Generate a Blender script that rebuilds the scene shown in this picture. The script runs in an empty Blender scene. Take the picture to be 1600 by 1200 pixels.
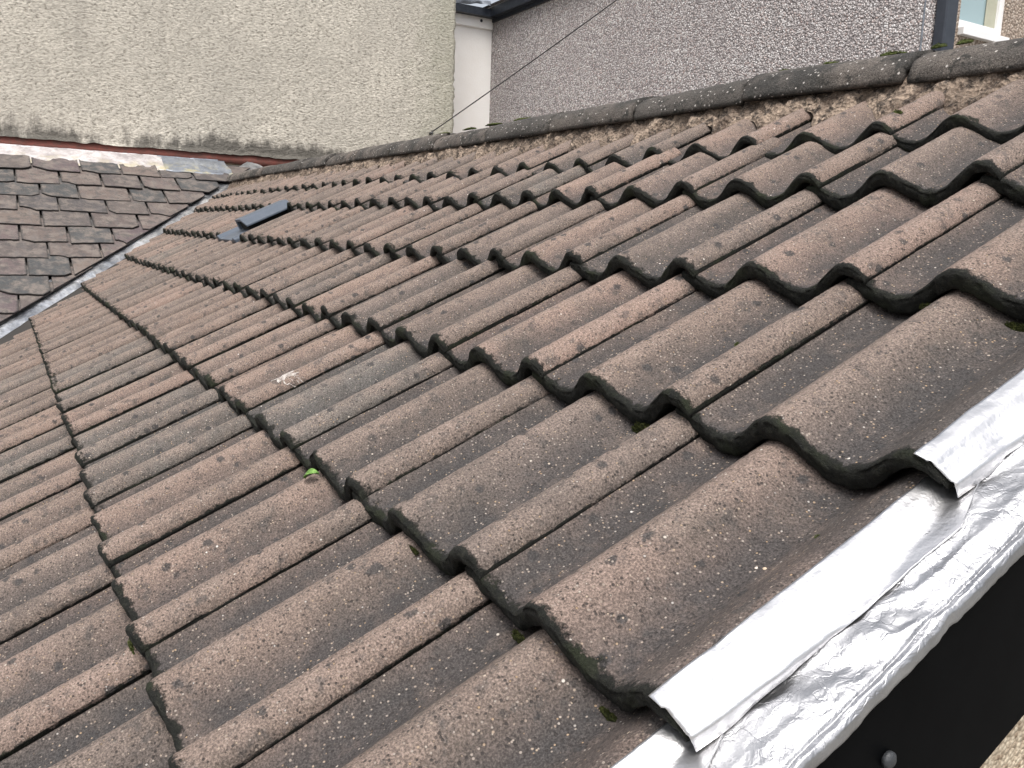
import bpy, bmesh, math, random
import numpy as np
from mathutils import Matrix, Vector

# ------------------------------------------------------------------ camera, sky, sun, exposure
scene = bpy.context.scene
COL = scene.collection
CP = Vector((-0.38988, 0.37699, 0.32383))
R0 = Vector((-0.50813, -0.86054, 0.03568))      # camera right
R1 = Vector((-0.16112, 0.05428, -0.98544))      # camera down
R2 = Vector((0.84608, -0.50648, -0.16624))      # camera forward
cam = bpy.data.cameras.new('camera')
cam.sensor_width = 36.0
cam.lens = 1342.9 / 1600 * 36.0
cam.clip_start = 0.02
cam.clip_end = 400
co = bpy.data.objects.new('camera', cam)
COL.objects.link(co)
m3 = Matrix((R0, -R1, -R2)).transposed()
co.matrix_world = Matrix.Translation(CP) @ m3.to_4x4()
scene.camera = co

SUN_DIR = Vector((-0.34, 0.26, 0.90)).normalized()
w = bpy.data.worlds.new('World'); scene.world = w; w.use_nodes = True
nt = w.node_tree
sky = nt.nodes.new('ShaderNodeTexSky'); sky.sky_type = 'NISHITA'; sky.sun_disc = False
sky.sun_elevation = math.asin(SUN_DIR.z)
sky.sun_rotation = math.atan2(SUN_DIR.x, SUN_DIR.y)
sky.air_density = 1.0; sky.dust_density = 6.0; sky.ozone_density = 1.0
bg = nt.nodes['Background']; bg.inputs['Strength'].default_value = 0.12
hs = nt.nodes.new('ShaderNodeHueSaturation'); hs.inputs['Saturation'].default_value = .35     # high thin overcast
nt.links.new(sky.outputs[0], hs.inputs['Color']); nt.links.new(hs.outputs[0], bg.inputs['Color'])
sl = bpy.data.lights.new('sun', 'SUN'); sl.energy = 1.5; sl.angle = math.radians(28); sl.color = (1.0, 0.96, 0.92)
so = bpy.data.objects.new('sun', sl); COL.objects.link(so)
so.rotation_euler = SUN_DIR.to_track_quat('Z', 'Y').to_euler()
scene.view_settings.view_transform = 'Standard'; scene.view_settings.look = 'None'
scene.view_settings.gamma = 1.0
scene.view_settings.exposure = 0.95

# ------------------------------------------------------------------ roof frame: u along the eaves, w up the slope, h off the roof
PIT = math.radians(29.0); PC, PS = math.cos(PIT), math.sin(PIT)
Q = (0.02577, 0.00135, -0.02214, -0.00403, 0.01064)
def sag(U, W):
    Uc = np.clip(U, -0.2, 6.4)
    a = Uc * (6 - Uc)
    return -(Q[0]*a/9 + Q[1]*W*(1-W)*4 + Q[2]*a/9*W + Q[3]*a*(3-Uc)/10 + Q[4]*a*(3-Uc)/10*W)
def rw(u, w_, h, use_sag=True):
    u = np.asarray(u, float); w_ = np.asarray(w_, float); h = np.asarray(h, float)
    u, w_, h = np.broadcast_arrays(u, w_, h)
    if use_sag: h = h + sag(u, w_)
    return np.stack([u, -PC*w_ + PS*h, PS*w_ + PC*h], -1)

def hsh(ix, iy, seed):
    n = (ix.astype(np.int64) * 374761393 + iy.astype(np.int64) * 668265263 + seed * 1442695041) & 0x7fffffff
    n = ((n ^ (n >> 13)) * 1274126177) & 0x7fffffff
    n = (n ^ (n >> 16)) & 0xffff
    return n / 65535.0
def vn(x, y, seed=0):
    x, y = np.broadcast_arrays(np.asarray(x, float), np.asarray(y, float))
    ix = np.floor(x); iy = np.floor(y); fx = x-ix; fy = y-iy
    fx = fx*fx*(3-2*fx); fy = fy*fy*(3-2*fy)
    a = hsh(ix, iy, seed); b = hsh(ix+1, iy, seed); c = hsh(ix, iy+1, seed); d = hsh(ix+1, iy+1, seed)
    return (a*(1-fx)+b*fx)*(1-fy) + (c*(1-fx)+d*fx)*fy
def fbm(x, y, seed=0, o=3):
    r = 0; a = 0.5; f = 1.0
    for i in range(o):
        r = r + a*vn(x*f, y*f, seed+i*17); a *= .5; f *= 2.03
    return r / (1-0.5**o)

# ------------------------------------------------------------------ object helpers
def tag(o, label=None, cat=None, group=None, kind=None):
    if label: o['label'] = label
    if cat: o['category'] = cat
    if group: o['group'] = group
    if kind or label: o['kind'] = kind or 'thing'
    return o
def empty(name, loc=(0, 0, 0)):
    o = bpy.data.objects.new(name, None); COL.objects.link(o); o.location = loc
    o.empty_display_size = .1
    return o
def mesh(name, verts, faces, mat, parent=None, origin=None, smooth=True, flip_to=None, masks=None):
    verts = np.asarray(verts, float).reshape(-1, 3)
    if origin is None: origin = verts.mean(0)
    origin = np.asarray(origin, float)
    me = bpy.data.meshes.new(name)
    me.from_pydata((verts-origin).tolist(), [], faces)
    if masks is not None:
        at = me.color_attributes.new('masks', 'FLOAT_COLOR', 'POINT')
        at.data.foreach_set('color', np.asarray(masks, np.float32).ravel())
    me.update()
    bm = bmesh.new(); bm.from_mesh(me)
    bmesh.ops.recalc_face_normals(bm, faces=bm.faces)
    bm.to_mesh(me); bm.free()
    if smooth:
        me.shade_smooth()
    if mat: me.materials.append(mat)
    o = bpy.data.objects.new(name, me); COL.objects.link(o)
    if parent:
        o.parent = parent
        pw = parent.location.copy(); q = parent.parent
        while q: pw += q.location; q = q.parent
        o.location = Vector(origin) - pw
    else:
        o.location = origin
    return o
def grid_faces(nr, nc, off=0, wrap=False):
    f = []
    for i in range(nr-1):
        for j in range(nc if wrap else nc-1):
            j2 = (j+1) % nc
            f.append((off+i*nc+j, off+i*nc+j2, off+(i+1)*nc+j2, off+(i+1)*nc+j))
    return f
def box_vf(p0, p1):
    x0, y0, z0 = p0; x1, y1, z1 = p1
    v = [(x0,y0,z0),(x1,y0,z0),(x1,y1,z0),(x0,y1,z0),(x0,y0,z1),(x1,y0,z1),(x1,y1,z1),(x0,y1,z1)]
    f = [(0,3,2,1),(4,5,6,7),(0,1,5,4),(1,2,6,5),(2,3,7,6),(3,0,4,7)]
    return v, f
def join(parts):
    V = []; F = []
    for v, f in parts:
        o = len(V); V += [tuple(q) for q in v]; F += [tuple(i+o for i in g) for g in f]
    return V, F
def box(name, p0, p1, mat, parent=None, bevel=0.0):
    v, f = box_vf(p0, p1)
    o = mesh(name, v, f, mat, parent, smooth=False)
    if bevel:
        md = o.modifiers.new('b', 'BEVEL'); md.width = bevel; md.segments = 2
    return o
def roof_box(name, u, w_, h, mat, parent=None, bevel=0, use_sag=False):
    v = [];
    for hh in h:
        for (a, b) in ((u[0], w_[0]), (u[1], w_[0]), (u[1], w_[1]), (u[0], w_[1])):
            v.append(rw(a, b, hh, use_sag))
    f = [(0,3,2,1),(4,5,6,7),(0,1,5,4),(1,2,6,5),(2,3,7,6),(3,0,4,7)]
    o = mesh(name, v, f, mat, parent, smooth=False)
    if bevel:
        md = o.modifiers.new('b', 'BEVEL'); md.width = bevel; md.segments = 2
    return o

# ------------------------------------------------------------------ materials
class NT:
    def __init__(s, name, rough=.9, metallic=0.0, spec=.3):
        s.m = bpy.data.materials.new(name); s.m.use_nodes = True
        s.t = s.m.node_tree; s.b = s.t.nodes['Principled BSDF']
        s.b.inputs['Roughness'].default_value = rough
        s.b.inputs['Metallic'].default_value = metallic
        s.b.inputs['Specular IOR Level'].default_value = spec
        s.tc = s.n('ShaderNodeTexCoord'); s.oi = s.n('ShaderNodeObjectInfo')
        mm = s.n('ShaderNodeMath'); mm.operation = 'MULTIPLY'; mm.inputs[1].default_value = 53.0
        s.l(s.oi.outputs['Random'], mm.inputs[0])
        va = s.n('ShaderNodeVectorMath'); va.operation = 'ADD'
        s.l(s.tc.outputs['Object'], va.inputs[0]); s.l(mm.outputs[0], va.inputs[1])
        s.co = va.outputs[0]
    def n(s, k): return s.t.nodes.new(k)
    def l(s, a, b): s.t.links.new(a, b)
    def scaled(s, v, co=None):
        q = s.n('ShaderNodeVectorMath'); q.operation = 'MULTIPLY'; q.inputs[1].default_value = v
        s.l(co or s.co, q.inputs[0]); return q.outputs[0]
    def noise(s, scale, detail=3, rough=.55, co=None, dist=0):
        q = s.n('ShaderNodeTexNoise'); q.inputs['Scale'].default_value = scale
        q.inputs['Detail'].default_value = detail; q.inputs['Roughness'].default_value = rough
        q.inputs['Distortion'].default_value = dist
        s.l(co or s.co, q.inputs['Vector']); return q.outputs['Fac']
    def vor(s, scale, co=None, feature='F1', rnd=1.0):
        q = s.n('ShaderNodeTexVoronoi'); q.inputs['Scale'].default_value = scale; q.feature = feature
        q.inputs['Randomness'].default_value = rnd
        s.l(co or s.co, q.inputs['Vector'])
        return q
    def ramp(s, fac, stops, interp='LINEAR'):
        q = s.n('ShaderNodeValToRGB'); cr = q.color_ramp; cr.interpolation = interp
        while len(cr.elements) < len(stops): cr.elements.new(.5)
        for e, (p, c) in zip(cr.elements, stops):
            e.position = p; e.color = (c if hasattr(c, '__len__') else (c, c, c)) + (1,) if hasattr(c, '__len__') else (c, c, c, 1)
        s.l(fac, q.inputs['Fac']); return q.outputs['Color']
    def step(s, fac, a, b):
        q = s.n('ShaderNodeMapRange'); q.inputs['From Min'].default_value = a; q.inputs['From Max'].default_value = b
        s.l(fac, q.inputs['Value']); return q.outputs['Result']
    def math(s, op, a, b=None, clamp=False):
        q = s.n('ShaderNodeMath'); q.operation = op; q.use_clamp = clamp
        for i, x in enumerate((a, b)):
            if x is None: continue
            if hasattr(x, 'links') or hasattr(x, 'is_linked'): s.l(x, q.inputs[i])
            else: q.inputs[i].default_value = x
        return q.outputs[0]
    def mix(s, fac, a, b, mode='MIX'):
        q = s.n('ShaderNodeMix'); q.data_type = 'RGBA'; q.blend_type = mode
        for sock, x in ((q.inputs[0], fac), (q.inputs[6], a), (q.inputs[7], b)):
            if hasattr(x, 'is_linked'): s.l(x, sock)
            elif hasattr(x, '__len__'): sock.default_value = tuple(x)[:3] + (1,)
            else: sock.default_value = x
        return q.outputs[2]
    def attr(s, name='masks'):
        q = s.n('ShaderNodeAttribute'); q.attribute_name = name
        sp = s.n('ShaderNodeSeparateColor'); s.l(q.outputs['Color'], sp.inputs[0]); return sp.outputs
    def bump(s, height, dist, strength=1.0, normal=None):
        q = s.n('ShaderNodeBump'); q.inputs['Distance'].default_value = dist; q.inputs['Strength'].default_value = strength
        s.l(height, q.inputs['Height'])
        if normal is not None: s.l(normal, q.inputs['Normal'])
        return q.outputs['Normal']
    def color(s, c):
        if hasattr(c, 'is_linked'): s.l(c, s.b.inputs['Base Color'])
        else: s.b.inputs['Base Color'].default_value = tuple(c) + (1,)
    def normal(s, nn): s.l(nn, s.b.inputs['Normal'])

def tile_material():
    T = NT('weathered_concrete_tile', .88, spec=.35)
    mk = T.attr()                         # R pan sediment and painted pan shade, G front dirt, B crest tone
    rnd = T.oi.outputs['Random']
    base = T.ramp(rnd, [(0.0, (.132, .100, .084)), (.15, (.180, .131, .107)), (.3, (.103, .087, .077)), (.45, (.160, .119, .098)), (.6, (.205, .145, .119)),
                        (.72, (.120, .096, .083)), (.85, (.168, .124, .103)), (.93, (.094, .084, .077)), (1.0, (.178, .128, .105))])
    greyt = T.step(T.oi.outputs['Alpha'], .5, .49)
    base = T.mix(T.math('MULTIPLY', greyt, .75), base, (.105, .099, .090))
    big = T.noise(7, 4, .6)
    base = T.mix(T.step(big, .42, .70), base, (.085, .070, .060))
    stre = T.noise(1, 3, .6, co=T.scaled((38, 9, 9)))
    base = T.mix(T.math('MULTIPLY', T.step(stre, .5, .75), .35), base, (.21, .16, .13))
    # grey sediment in the pans, darkened further as painted trough shade; crests paler
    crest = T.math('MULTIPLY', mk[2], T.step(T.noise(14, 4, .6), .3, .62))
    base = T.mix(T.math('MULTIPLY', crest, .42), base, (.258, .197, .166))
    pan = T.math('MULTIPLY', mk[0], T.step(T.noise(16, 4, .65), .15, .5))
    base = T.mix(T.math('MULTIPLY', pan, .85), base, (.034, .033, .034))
    ls = T.vor(52); lc = T.n('ShaderNodeSeparateColor'); T.l(ls.outputs['Color'], lc.inputs[0])
    spot = T.math('MULTIPLY', T.step(lc.outputs[0], .86, .90), T.step(T.math('ADD', ls.outputs['Distance'], T.math('MULTIPLY', T.math('SUBTRACT', T.noise(160, 3, .7), .5), .6)), .42, .28))
    base = T.mix(T.math('MULTIPLY', spot, .85), base, (.038, .036, .036))
    # black algae blotches
    blot = T.step(T.noise(46, 3, .6), .57, .68)
    base = T.mix(T.math('MULTIPLY', blot, .6), base, (.05, .046, .044))
    blot2 = T.step(T.noise(19, 5, .75), .615, .66)
    base = T.mix(T.math('MULTIPLY', blot2, .55), base, (.06, .055, .052))
    # sand grain
    g = T.noise(480, 3, .75)
    base = T.mix(1.0, base, T.ramp(g, [(.30, .28), (.5, .95), (.70, 1.95)]), 'MULTIPLY')
    g2 = T.vor(330)
    pits = T.math('MULTIPLY', T.step(T.math('MULTIPLY', g2.outputs['Color'], 1.0), .73, .80), T.step(g2.outputs['Distance'], .52, .36))
    base = T.mix(T.math('MULTIPLY', pits, .85), base, (.035, .03, .028))
    sp = T.vor(330)
    spr = T.n('ShaderNodeSeparateColor'); T.l(sp.outputs['Color'], spr.inputs[0])
    s1 = T.math('MULTIPLY', T.step(spr.outputs[0], .885, .91), T.step(sp.outputs['Distance'], .44, .30))
    base = T.mix(s1, base, T.ramp(spr.outputs[1], [(0, (.22, .175, .14)), (.5, (.27, .235, .205)), (.8, (.29, .205, .13)), (1, (.34, .32, .30))]))
    sq = T.vor(150)
    sqr = T.n('ShaderNodeSeparateColor'); T.l(sq.outputs['Color'], sqr.inputs[0])
    s2 = T.math('MULTIPLY', T.step(sqr.outputs[0], .990, .992), T.step(sq.outputs['Distance'], .27, .19))
    base = T.mix(s2, base, T.ramp(sqr.outputs[1], [(0, (.50, .47, .43)), (.6, (.42, .34, .27)), (1, (.60, .58, .55))]))
    # front dirt and moss
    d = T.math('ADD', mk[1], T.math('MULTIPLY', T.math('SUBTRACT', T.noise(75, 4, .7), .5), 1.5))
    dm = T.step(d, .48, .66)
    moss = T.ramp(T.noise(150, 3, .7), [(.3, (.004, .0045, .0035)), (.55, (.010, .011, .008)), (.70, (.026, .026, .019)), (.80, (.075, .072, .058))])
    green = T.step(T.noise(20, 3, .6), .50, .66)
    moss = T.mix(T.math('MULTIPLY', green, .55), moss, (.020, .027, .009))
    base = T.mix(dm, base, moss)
    T.color(base)
    hgt = T.math('ADD', T.math('MULTIPLY', g, .55), T.math('MULTIPLY', T.noise(210, 3, .6), .6))
    hgt = T.math('SUBTRACT', hgt, T.math('MULTIPLY', pits, .5))
    hgt = T.math('ADD', hgt, T.math('MULTIPLY', s2, .5))
    nb = T.bump(hgt, .0028, .9)
    nb = T.bump(T.noise(55, 3, .6), .004, .45, nb)
    nb = T.bump(T.math('MULTIPLY', dm, T.noise(230, 4, .75)), .006, 1.0, nb)
    T.normal(nb)
    return T.m
M_TILE = tile_material()

def ridge_material():
    T = NT('weathered_ridge_concrete', .9)
    base = T.mix(T.step(T.noise(7, 4, .6), .38, .62), (.045, .043, .040), T.ramp(T.oi.outputs['Random'], [(0, (.155, .130, .112)), (.3, (.08, .073, .066)), (.55, (.165, .141, .123)), (.75, (.10, .089, .079)), (1, (.13, .112, .099))]))
    g = T.noise(420, 2, .7)
    base = T.mix(1.0, base, T.ramp(g, [(.3, .35), (.5, .95), (.72, 1.9)]), 'MULTIPLY')
    base = T.mix(T.step(T.noise(30, 4, .7), .55, .64), base, (.032, .031, .028))
    sq = T.vor(120); c = T.n('ShaderNodeSeparateColor'); T.l(sq.outputs['Color'], c.inputs[0])
    s2 = T.math('MULTIPLY', T.step(c.outputs[0], .84, .86), T.step(sq.outputs['Distance'], .36, .2))
    base = T.mix(s2, base, (.5, .47, .44))
    T.color(base)
    T.normal(T.bump(T.math('ADD', T.noise(200, 4, .7), T.noise(35, 3, .6)), .007, .9))
    return T.m
M_RIDGE = ridge_material()

def mortar_material():
    T = NT('old_lime_mortar', .95)
    base = T.mix(T.step(T.noise(18, 4, .7), .42, .62), (.105, .076, .058), (.36, .28, .215))
    base = T.mix(T.step(T.noise(50, 4, .7), .50, .60), base, (.05, .04, .034))
    base = T.mix(T.step(T.noise(300, 3, .7), .5, .7), base, (.26, .21, .165))
    T.color(base)
    T.normal(T.bump(T.math('ADD', T.noise(90, 5, .75), T.vor(120).outputs['Distance']), .009, 1.0))
    return T.m
M_MORTAR = mortar_material()

def moss_material(name, c0, c1, sc=260):
    T = NT(name, .95, spec=.1)
    T.color(T.mix(T.step(T.noise(sc, 3, .7), .35, .68), c0, c1))
    T.normal(T.bump(T.noise(sc*1.6, 3, .7), .003, 1.0))
    return T.m
M_MOSSD = moss_material('dark_moss', (.012, .016, .006), (.055, .06, .018))
M_MOSSG = moss_material('green_moss', (.04, .055, .015), (.13, .15, .055))
M_LEAF = moss_material('fresh_leaf', (.10, .20, .05), (.20, .34, .10), 120)
M_WHITE = moss_material('white_splash', (.20, .17, .15), (.52, .49, .46), 160)

def foil_material():
    T = NT('crumpled_foil', .42, metallic=1.0)
    T.color(T.mix(T.step(T.noise(20, 3, .6), .4, .7), (.36, .365, .38), (.52, .525, .54)))
    rr = T.step(T.noise(35, 3, .6), .3, .75)
    T.l(T.math('ADD', T.math('MULTIPLY', rr, .20), .36), T.b.inputs['Roughness'])
    nz = T.n('ShaderNodeTexNoise'); nz.inputs['Scale'].default_value = 22; nz.inputs['Detail'].default_value = 3; T.l(T.co, nz.inputs['Vector'])
    sc_ = T.scaled((.10, .10, .10), nz.outputs['Color'])
    ad = T.n('ShaderNodeVectorMath'); ad.operation = 'ADD'; T.l(T.scaled((1, .55, .55)), ad.inputs[0]); T.l(sc_, ad.inputs[1])
    v = T.vor(40, co=ad.outputs[0], feature='DISTANCE_TO_EDGE')
    cre = T.step(v.outputs['Distance'], 0.0, .035)
    wob = T.noise(40, 3, .6, dist=1.2)
    h = T.math('ADD', T.math('MULTIPLY', cre, .07), T.math('MULTIPLY', wob, .8))
    T.normal(T.bump(h, .005, .5, T.bump(T.noise(130, 3, .6, dist=.8), .0010, .4)))
    return T.m
M_FOIL = foil_material()
def foil_flat_material():
    T = NT('smooth_foil', .38, metallic=1.0)
    T.color(T.mix(T.step(T.noise(60, 3, .6), .62, .70), (.66, .66, .67), (.52, .53, .55)))
    T.normal(T.bump(T.noise(28, 3, .6, dist=.6), .002, .35, T.bump(T.noise(220, 3, .6), .0006, .5)))
    return T.m
M_FOILS = foil_flat_material()

def render_material(name, lo, hi, stretch=(1, 1, 1), sc=60, stain=True, bumpd=.012, pit=(.16, .145, .12)):
    T = NT(name, .93, spec=.2)
    co = T.scaled(stretch)
    n1 = T.noise(sc, 4, .62, co=co, dist=.4)
    base = T.mix(T.step(n1, .36, .62), lo, hi)
    base = T.mix(T.math('MULTIPLY', T.step(n1, .42, .33), .8), base, pit)
    bigm = T.noise(1.6, 3, .6)
    base = T.mix(T.math('MULTIPLY', T.step(bigm, .40, .68), .50), base, tuple(c*.60 for c in hi))
    base = T.mix(T.math('MULTIPLY', T.step(T.noise(1, 4, .6, co=T.scaled((3, 5, .7))), .52, .72), .35), base, tuple(c*.5 for c in hi))
    if stain:
        mk = T.attr()
        st = T.math('ADD', mk[0], T.math('MULTIPLY', T.math('SUBTRACT', T.noise(1, 4, .65, co=T.scaled((9, 13, 4))), .5), 1.6))
        base = T.mix(T.math('MULTIPLY', T.step(st, .42, .85), .85), base, (.075, .07, .062))
        gr = T.math('ADD', mk[1], T.math('SUBTRACT', T.noise(7, 4, .65), .5))
        base = T.mix(T.math('MULTIPLY', T.step(gr, .35, .9), .35), base, (.20, .215, .145))
    T.color(base)
    T.normal(T.bump(n1, bumpd, 1.0, T.bump(T.noise(sc*4, 3, .7), .003, .6)))
    return T.m
M_CREAM = render_material('rough_cream_render', (.35, .325, .275), (.62, .58, .505), (1, .85, 1.45), 46)

def pebble_material(name, cols, sc=75, bd=.008):
    T = NT(name, .85, spec=.35)
    v = T.vor(sc); c = T.n('ShaderNodeSeparateColor'); T.l(v.outputs['Color'], c.inputs[0])
    base = T.ramp(c.outputs[0], [(i/(len(cols)-1), q) for i, q in enumerate(cols)])
    base = T.mix(T.math('MULTIPLY', T.step(v.outputs['Distance'], .45, .66), .8), base, tuple(x*.9 for x in cols[0]))
    base = T.mix(T.math('MULTIPLY', T.step(T.noise(1.8, 3, .6), .45, .7), .35), base, tuple(x*1.5 for x in cols[0]))
    T.color(base)
    T.normal(T.bump(T.math('SUBTRACT', 1.0, v.outputs['Distance']), bd, 1.0))
    return T.m
M_PEB = pebble_material('grey_pebbledash', [(.20, .18, .18), (.55, .52, .51), (.36, .32, .31), (.78, .77, .765), (.40, .31, .285), (.64, .61, .60), (.26, .24, .24), (.56, .515, .50)], 84)
M_PEBB = pebble_material('brown_pebbledash', [(.20, .155, .12), (.42, .345, .29), (.31, .25, .205), (.52, .455, .39), (.36, .28, .22)], 70)
M_BEIGE = pebble_material('beige_pebbledash', [(.50, .40, .29), (.66, .56, .42), (.30, .22, .15), (.72, .63, .48), (.60, .50, .38)], 210, .003)

def plain(name, c, rough=.5, metallic=0, bump=None, spec=.4, var=None):
    T = NT(name, rough, metallic, spec)
    if var: T.color(T.mix(T.step(T.noise(var[0], 4, .65), .38, .66), c, var[1]))
    else: T.color(c)
    if bump: T.normal(T.bump(T.noise(bump[0], 4, .6), bump[1], .8))
    return T.m
M_PAINTW = plain('white_painted_render', (.90, .88, .85), .7, bump=(60, .002), var=(3, (.86, .83, .79)))
M_UPVC = plain('white_window_plastic', (.80, .80, .80), .35, var=(9, (.77, .77, .77)))
M_RED = plain('faded_red_paint', (.19, .062, .048), .85, bump=(60, .004), var=(26, (.12, .06, .048)))
M_BLACK = plain('black_board', (.0014, .0016, .002), .5, bump=(3, .002), spec=.03, var=(14, (.0022, .0025, .003)))
M_DARKP = plain('dark_grey_pipe_paint', (.030, .036, .048), .4, var=(20, (.04, .047, .06)))
M_GUT = plain('black_gutter', (.014, .018, .026), .35, var=(25, (.03, .035, .045)))
M_VENT = plain('slate_blue_plastic', (.066, .082, .105), .48, bump=(160, .0006), var=(30, (.08, .095, .12)))
M_VOID = plain('dark_hood_shade', (.012, .011, .010), .95, var=(30, (.02, .018, .016)))
M_WIRE = plain('grey_cable', (.05, .05, .05), .6, var=(30, (.07, .07, .07)))
M_DECK = plain('roof_underlay_felt', (.03, .028, .026), .95, var=(8, (.045, .04, .036)))
M_GROUND = plain('yard_concrete', (.24, .23, .21), .9, bump=(20, .01), var=(2.2, (.18, .175, .16)))

def lead_material(name, a, b, yellow=True, rough=.42, met=.55):
    T = NT(name, rough, metallic=met)
    base = T.mix(T.step(T.noise(11, 4, .65), .35, .65), a, b)
    base = T.mix(T.math('MULTIPLY', T.step(T.noise(30, 4, .7), .5, .7), .6), base, tuple(x*.55 for x in a))
    if yellow:
        mk = T.attr()
        ye = T.math('MULTIPLY', mk[0], T.step(T.noise(9, 3, .6), .47, .60))
        base = T.mix(T.math('MULTIPLY', ye, .7), base, (.36, .32, .17))
        T.l(T.math('MULTIPLY', T.math('SUBTRACT', 1.0, ye), met), T.b.inputs['Metallic'])
    T.color(base)
    T.normal(T.bump(T.noise(16, 4, .6, dist=.6), .012, .7))
    return T.m
M_LEADO = lead_material('old_lead', (.36, .33, .33), (.62, .59, .59), met=.3)
M_LEADN = lead_material('grey_lead', (.15, .165, .19), (.24, .26, .29), met=.35)
M_LEADV = lead_material('bright_valley_metal', (.30, .32, .36), (.85, .87, .90), yellow=False, rough=.3, met=.9)

def slate_material():
    T = NT('weathered_slate', .62, spec=.4)
    rnd = T.oi.outputs['Random']
    base = T.ramp(rnd, [(0, (.074, .059, .056)), (.2, (.112, .088, .078)), (.4, (.060, .051, .052)), (.55, (.084, .063, .067)), (.7, (.130, .102, .087)), (.85, (.050, .046, .048)), (1, (.095, .077, .071))])
    dk = T.step(T.oi.outputs['Alpha'], .5, .49)
    base = T.mix(dk, base, (.045, .048, .05))
    base = T.mix(T.math('MULTIPLY', T.step(T.noise(13, 4, .65), .44, .60), .85), base, (.15, .128, .113))
    base = T.mix(T.math('MULTIPLY', T.step(T.noise(17, 5, .7), .52, .60), .7), base, (.05, .046, .045))
    base = T.mix(T.math('MULTIPLY', T.step(T.noise(1, 4, .6, co=T.scaled((8, 30, 8))), .5, .7), .6), base, (.085, .078, .078))
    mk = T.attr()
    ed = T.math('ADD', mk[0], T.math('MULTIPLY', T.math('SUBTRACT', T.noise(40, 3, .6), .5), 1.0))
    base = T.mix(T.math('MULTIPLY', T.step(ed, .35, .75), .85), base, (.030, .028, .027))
    T.color(base)
    T.normal(T.bump(T.noise(1, 4, .65, co=T.scaled((30, 60, 30))), .006, .8))
    return T.m
M_SLATE = slate_material()

def glass_material():
    T = NT('window_glass', .06, spec=.6)
    T.color((.30, .40, .42))
    return T.m
M_GLASS = glass_material()

# ------------------------------------------------------------------ tile profile
_ps = np.array([-.02, 0, .006, .014, .025, .036, .050, .064, .080, .098, .118, .138, .152, .166, .178, .190, .204, .222, .242, .262, .283, .300, .330])
_ph = np.array([.003, .0025, .0125, .0195, .0232, .0215, .0120, .0015, -.0110, -.0180, -.0165, -.0050, .0060, .0150, .0195, .0180, .0105, -.0045, -.0170, -.0205, -.0150, -.0040, .0020])
_fs = np.linspace(-.02, .33, 3501); _fh = np.interp(_fs, _ps, _ph)
_k = np.exp(-(np.arange(-60, 61)/26.0)**2); _k /= _k.sum()
_sm = np.convolve(np.pad(_fh, 60, 'edge'), _k, 'valid')
_bl = np.clip((_fs-.006)/.008, 0, 1); _fh = _fh*(1-_bl) + _sm*_bl
def prof(s):
    return np.interp(np.asarray(s, float), _fs, _fh)
GA = {  # front-edge position of every course, w
    0: -0.6085, 1: -0.3045, 2: 0.0, 3: 0.2986, 4: 0.6035, 5: 0.8947, 6: 1.0883, 7: 1.345}
DU = {1: {2: -.0076, 3: .0015, 4: .0022, 5: -.0097, 6: -.0149, 7: -.008},
      2: {1: -.0001, 2: .006, 3: -.0012, 4: .015, 5: .0094, 6: -.0025, 7: -.0039, 8: -.01, 9: -.015, 10: -.008},
      3: {1: .0017, 2: .0012, 3: .0034, 4: .018, 5: .0116, 6: 0, 7: -.0159, 8: .012, 9: .02, 10: .01},
      4: {1: -.0027, 2: -.005, 3: -.0013, 4: -.0118, 5: -.0225, 6: -.03, 7: -.03, 8: -.0112, 9: .0, 10: -.02, 11: -.03, 12: -.04, 13: -.02},
      5: {1: -.0054, 2: -.007, 3: -.0006, 4: .004, 5: -.01, 6: -.02, 7: -.0298, 8: -.02, 9: .015, 10: -.0035, 11: -.04, 12: -.04, 13: -.02},
      6: {1: .0, 2: .0014, 3: .018, 4: .0212, 5: -.0152, 6: -.01, 7: -.005, 8: .0008, 9: .03, 10: .03, 11: .03, 12: -.0157, 13: -.02, 14: -.02, 15: -.02, 16: .02, 17: .03, 18: .03}}
DW = {1: {2: .0017, 3: -.0042, 4: -.0019, 5: .0053, 6: .0045}, 2: {1: .0048, 2: -.0019, 3: -.0035, 4: -.0042, 5: -.0028, 6: -.0023, 7: .0022, 9: .006},
      3: {1: .0021, 2: -.0003, 3: -.0038, 4: .0026, 7: .01, 8: .008, 9: .007}, 4: {1: -.0024, 2: -.0088, 3: -.0065, 4: -.0021, 5: -.0038, 6: -.0052, 7: -.004, 8: .0036},
      5: {1: -.0055, 2: -.007, 3: -.0029, 4: -.0074, 7: -.0083, 8: .0071, 9: .010, 11: -.009}, 6: {2: .0051, 3: .0105, 4: .013, 5: -.0134, 8: -.0066, 9: .008, 10: .010, 11: .010, 12: .006}}
TW = .300
def valley_u(w_): return 4.885 + 1.09*w_
def lap_u(r, k): return TW*k + DU.get(r, {}).get(k, 0.0)
def lap_w(r, k): return GA[r] + DW.get(r, {}).get(k, 0.0)
TILT = .029
GREY = {(1, 4), (1, 5), (1, 7), (2, 3), (0, 6), (0, 10), (1, 8), (3, 14), (5, 5)}
CHIP = {(6, 1): 1}
ORD = ['first','second','third','fourth','fifth','sixth','seventh','eighth','ninth','tenth','eleventh','twelfth','thirteenth','fourteenth','fifteenth','sixteenth','seventeenth','eighteenth','nineteenth','twentieth','twenty-first','twenty-second','twenty-third']
def vdrop(s, k):
    return .0015*np.exp(-((np.asarray(s, float)-.026)/.024)**2) if k == 0 else 0*np.asarray(s, float)
def tile_h(r, k, s, t):
    """height of the top surface above the roof frame"""
    return prof(s) - vdrop(s, k) + .0005 - TILT*t/.30
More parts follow.
